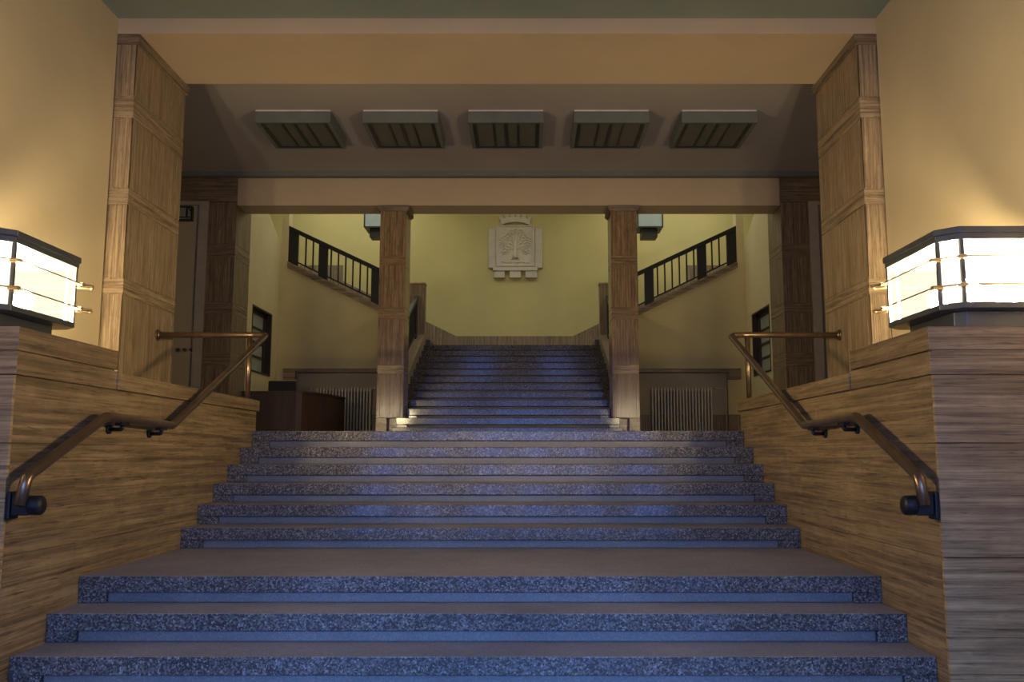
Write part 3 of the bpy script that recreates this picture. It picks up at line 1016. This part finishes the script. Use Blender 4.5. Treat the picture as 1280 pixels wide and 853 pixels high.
# ------------------------------------------------------------------ reception desk and chair
d = thing('reception_desk', (-3.5, 14.0, HALL), 'dark walnut reception desk with rounded front left of the stairs', 'desk')
outer = [(-4.10, 13.5), (-3.26, 13.5)]
for k in range(1, 9):
    t = k / 8 * PI / 2
    outer.append((-3.26 + .42 * math.sin(t), 13.5 + 1.6 * (1 - math.cos(t))))
def offs(path, dd):
    res = []
    for i, p in enumerate(path):
        q0 = path[max(0, i - 1)]; q1 = path[min(len(path) - 1, i + 1)]
        t = Vector((q1[0] - q0[0], q1[1] - q0[1])).normalized()
        res.append((p[0] - t.y * dd, p[1] + t.x * dd))
    return res
i1 = offs(outer, .035)
m = MB(); m.prism(outer[:2] + i1[:2][::-1], 'Z', HALL, 2.562)
m.build('front_panel', 'desk_brown', d)
m = MB(); m.prism(outer[1:] + i1[1:][::-1], 'Z', HALL, 2.562)
m.build('curved_panel', 'desk_red', d)
o2 = offs(outer, -.015)
i2 = [(-4.10, 14.15), (-3.62, 14.15), (-3.52, 14.3), (-3.48, 15.1)]
m = MB(); m.prism(o2 + i2[::-1], 'Z', 2.562, 2.595)
m.build('desk_top', 'desk_brown', d, .004)
m = MB(); m.box(-4.09, -4.06, 13.54, 14.13, HALL, 2.562)
m.build('side_panel', 'desk_brown', d)
m = MB(); m.box(-3.47, -2.90, 15.05, 15.08, HALL, 2.562)
m.build('side_panel', 'desk_brown', d)

ch = thing('office_chair', (-3.84, 14.55, HALL), 'black office chair with rounded back behind the desk', 'chair')
m = MB()
prof = []
for x, z in ((-.235, 2.42), (.235, 2.42), (.235, 2.86), (-.235, 2.86)):
    prof.append((-3.84 + x, z))
m.prism(prof, 'Y', 14.78, 14.84)
m.build('backrest', 'black', ch, .028, 4)
m = MB(); m.box(-4.08, -3.60, 14.32, 14.78, 2.28, 2.36)
m.build('seat', 'black', ch, .03, 4)
m = MB(); m.tube([(-3.84, 14.55, 1.96), (-3.84, 14.55, 2.29)], .03, 12)
m.build('stem', 'black_iron', ch)
m = MB(); m.box(-3.87, -3.81, 14.76, 14.80, 2.30, 2.45)
m.build('back_bracket', 'black_iron', ch)
for k in range(5):
    an = k * 2 * PI / 5
    m = MB()
    ex, ey = -3.84 + .27 * math.cos(an), 14.55 + .27 * math.sin(an)
    m.tube([(-3.84, 14.55, 1.97), (ex, ey, 1.94)], [.028, .018], 8)
    lg = m.build('leg', 'black_iron', ch)
    m = MB(); m.ball((ex, ey, 1.89), .03, 0, 2)
    m.build('caster', 'black_iron', lg)

# ------------------------------------------------------------------ sign and switches
sg = thing('exit_sign', (-4.96, YC - .02, 5.28), 'small dark framed sign high on the left hall wall', 'sign')
x0, x1, z0, z1 = -5.13, -4.835, 5.175, 5.40
m = MB()
m.box(x0, x1, YC - .06, YC + .02, z0, z0 + .022)
m.box(x0, x1, YC - .06, YC + .02, z1 - .022, z1)
m.box(x0, x0 + .02, YC - .06, YC + .02, z0 + .022, z1 - .022)
m.box(x1 - .02, x1, YC - .06, YC + .02, z0 + .022, z1 - .022)
m.build('frame', 'light_frame', sg)
m = MB(); m.box(x0 + .02, x1 - .02, YC - .045, YC + .02, z0 + .022, z1 - .022)
m.build('face', 'sign_face', sg)
m = MB()
m.box(-4.935, -4.905, YC - .05, YC - .045, z0 + .055, z1 - .022)
m.box(-5.03, -4.87, YC - .05, YC - .045, z0 + .045, z0 + .062)
m.prism([(-4.905, z1 - .022), (-4.88, z1 - .022), (-4.855, z1 - .075), (-4.87, z1 - .08)], 'Y', YC - .05, YC - .045)
m.build('pictogram', 'light_frame', sg)
pos = ['nearest the stone pillar', 'middle of the three', 'nearest the pale frame strip']
for k, xx in enumerate((-4.965, -4.865, -4.765)):
    t = thing('wall_switch', (xx, YC + .02, 3.19), 'small dark round wall switch, ' + pos[k], 'switch', 'three switches on the left hall wall')
    m = MB(); m.tube([(xx, YC + .02, 3.19), (xx, YC + .0, 3.19)], .036, 18)
    m.build('plate', 'trim_pale', t)
    m = MB(); m.tube([(xx, YC + .0, 3.19), (xx, YC - .015, 3.19)], .026, 14)
    m.build('knob', 'wall_plate', t)
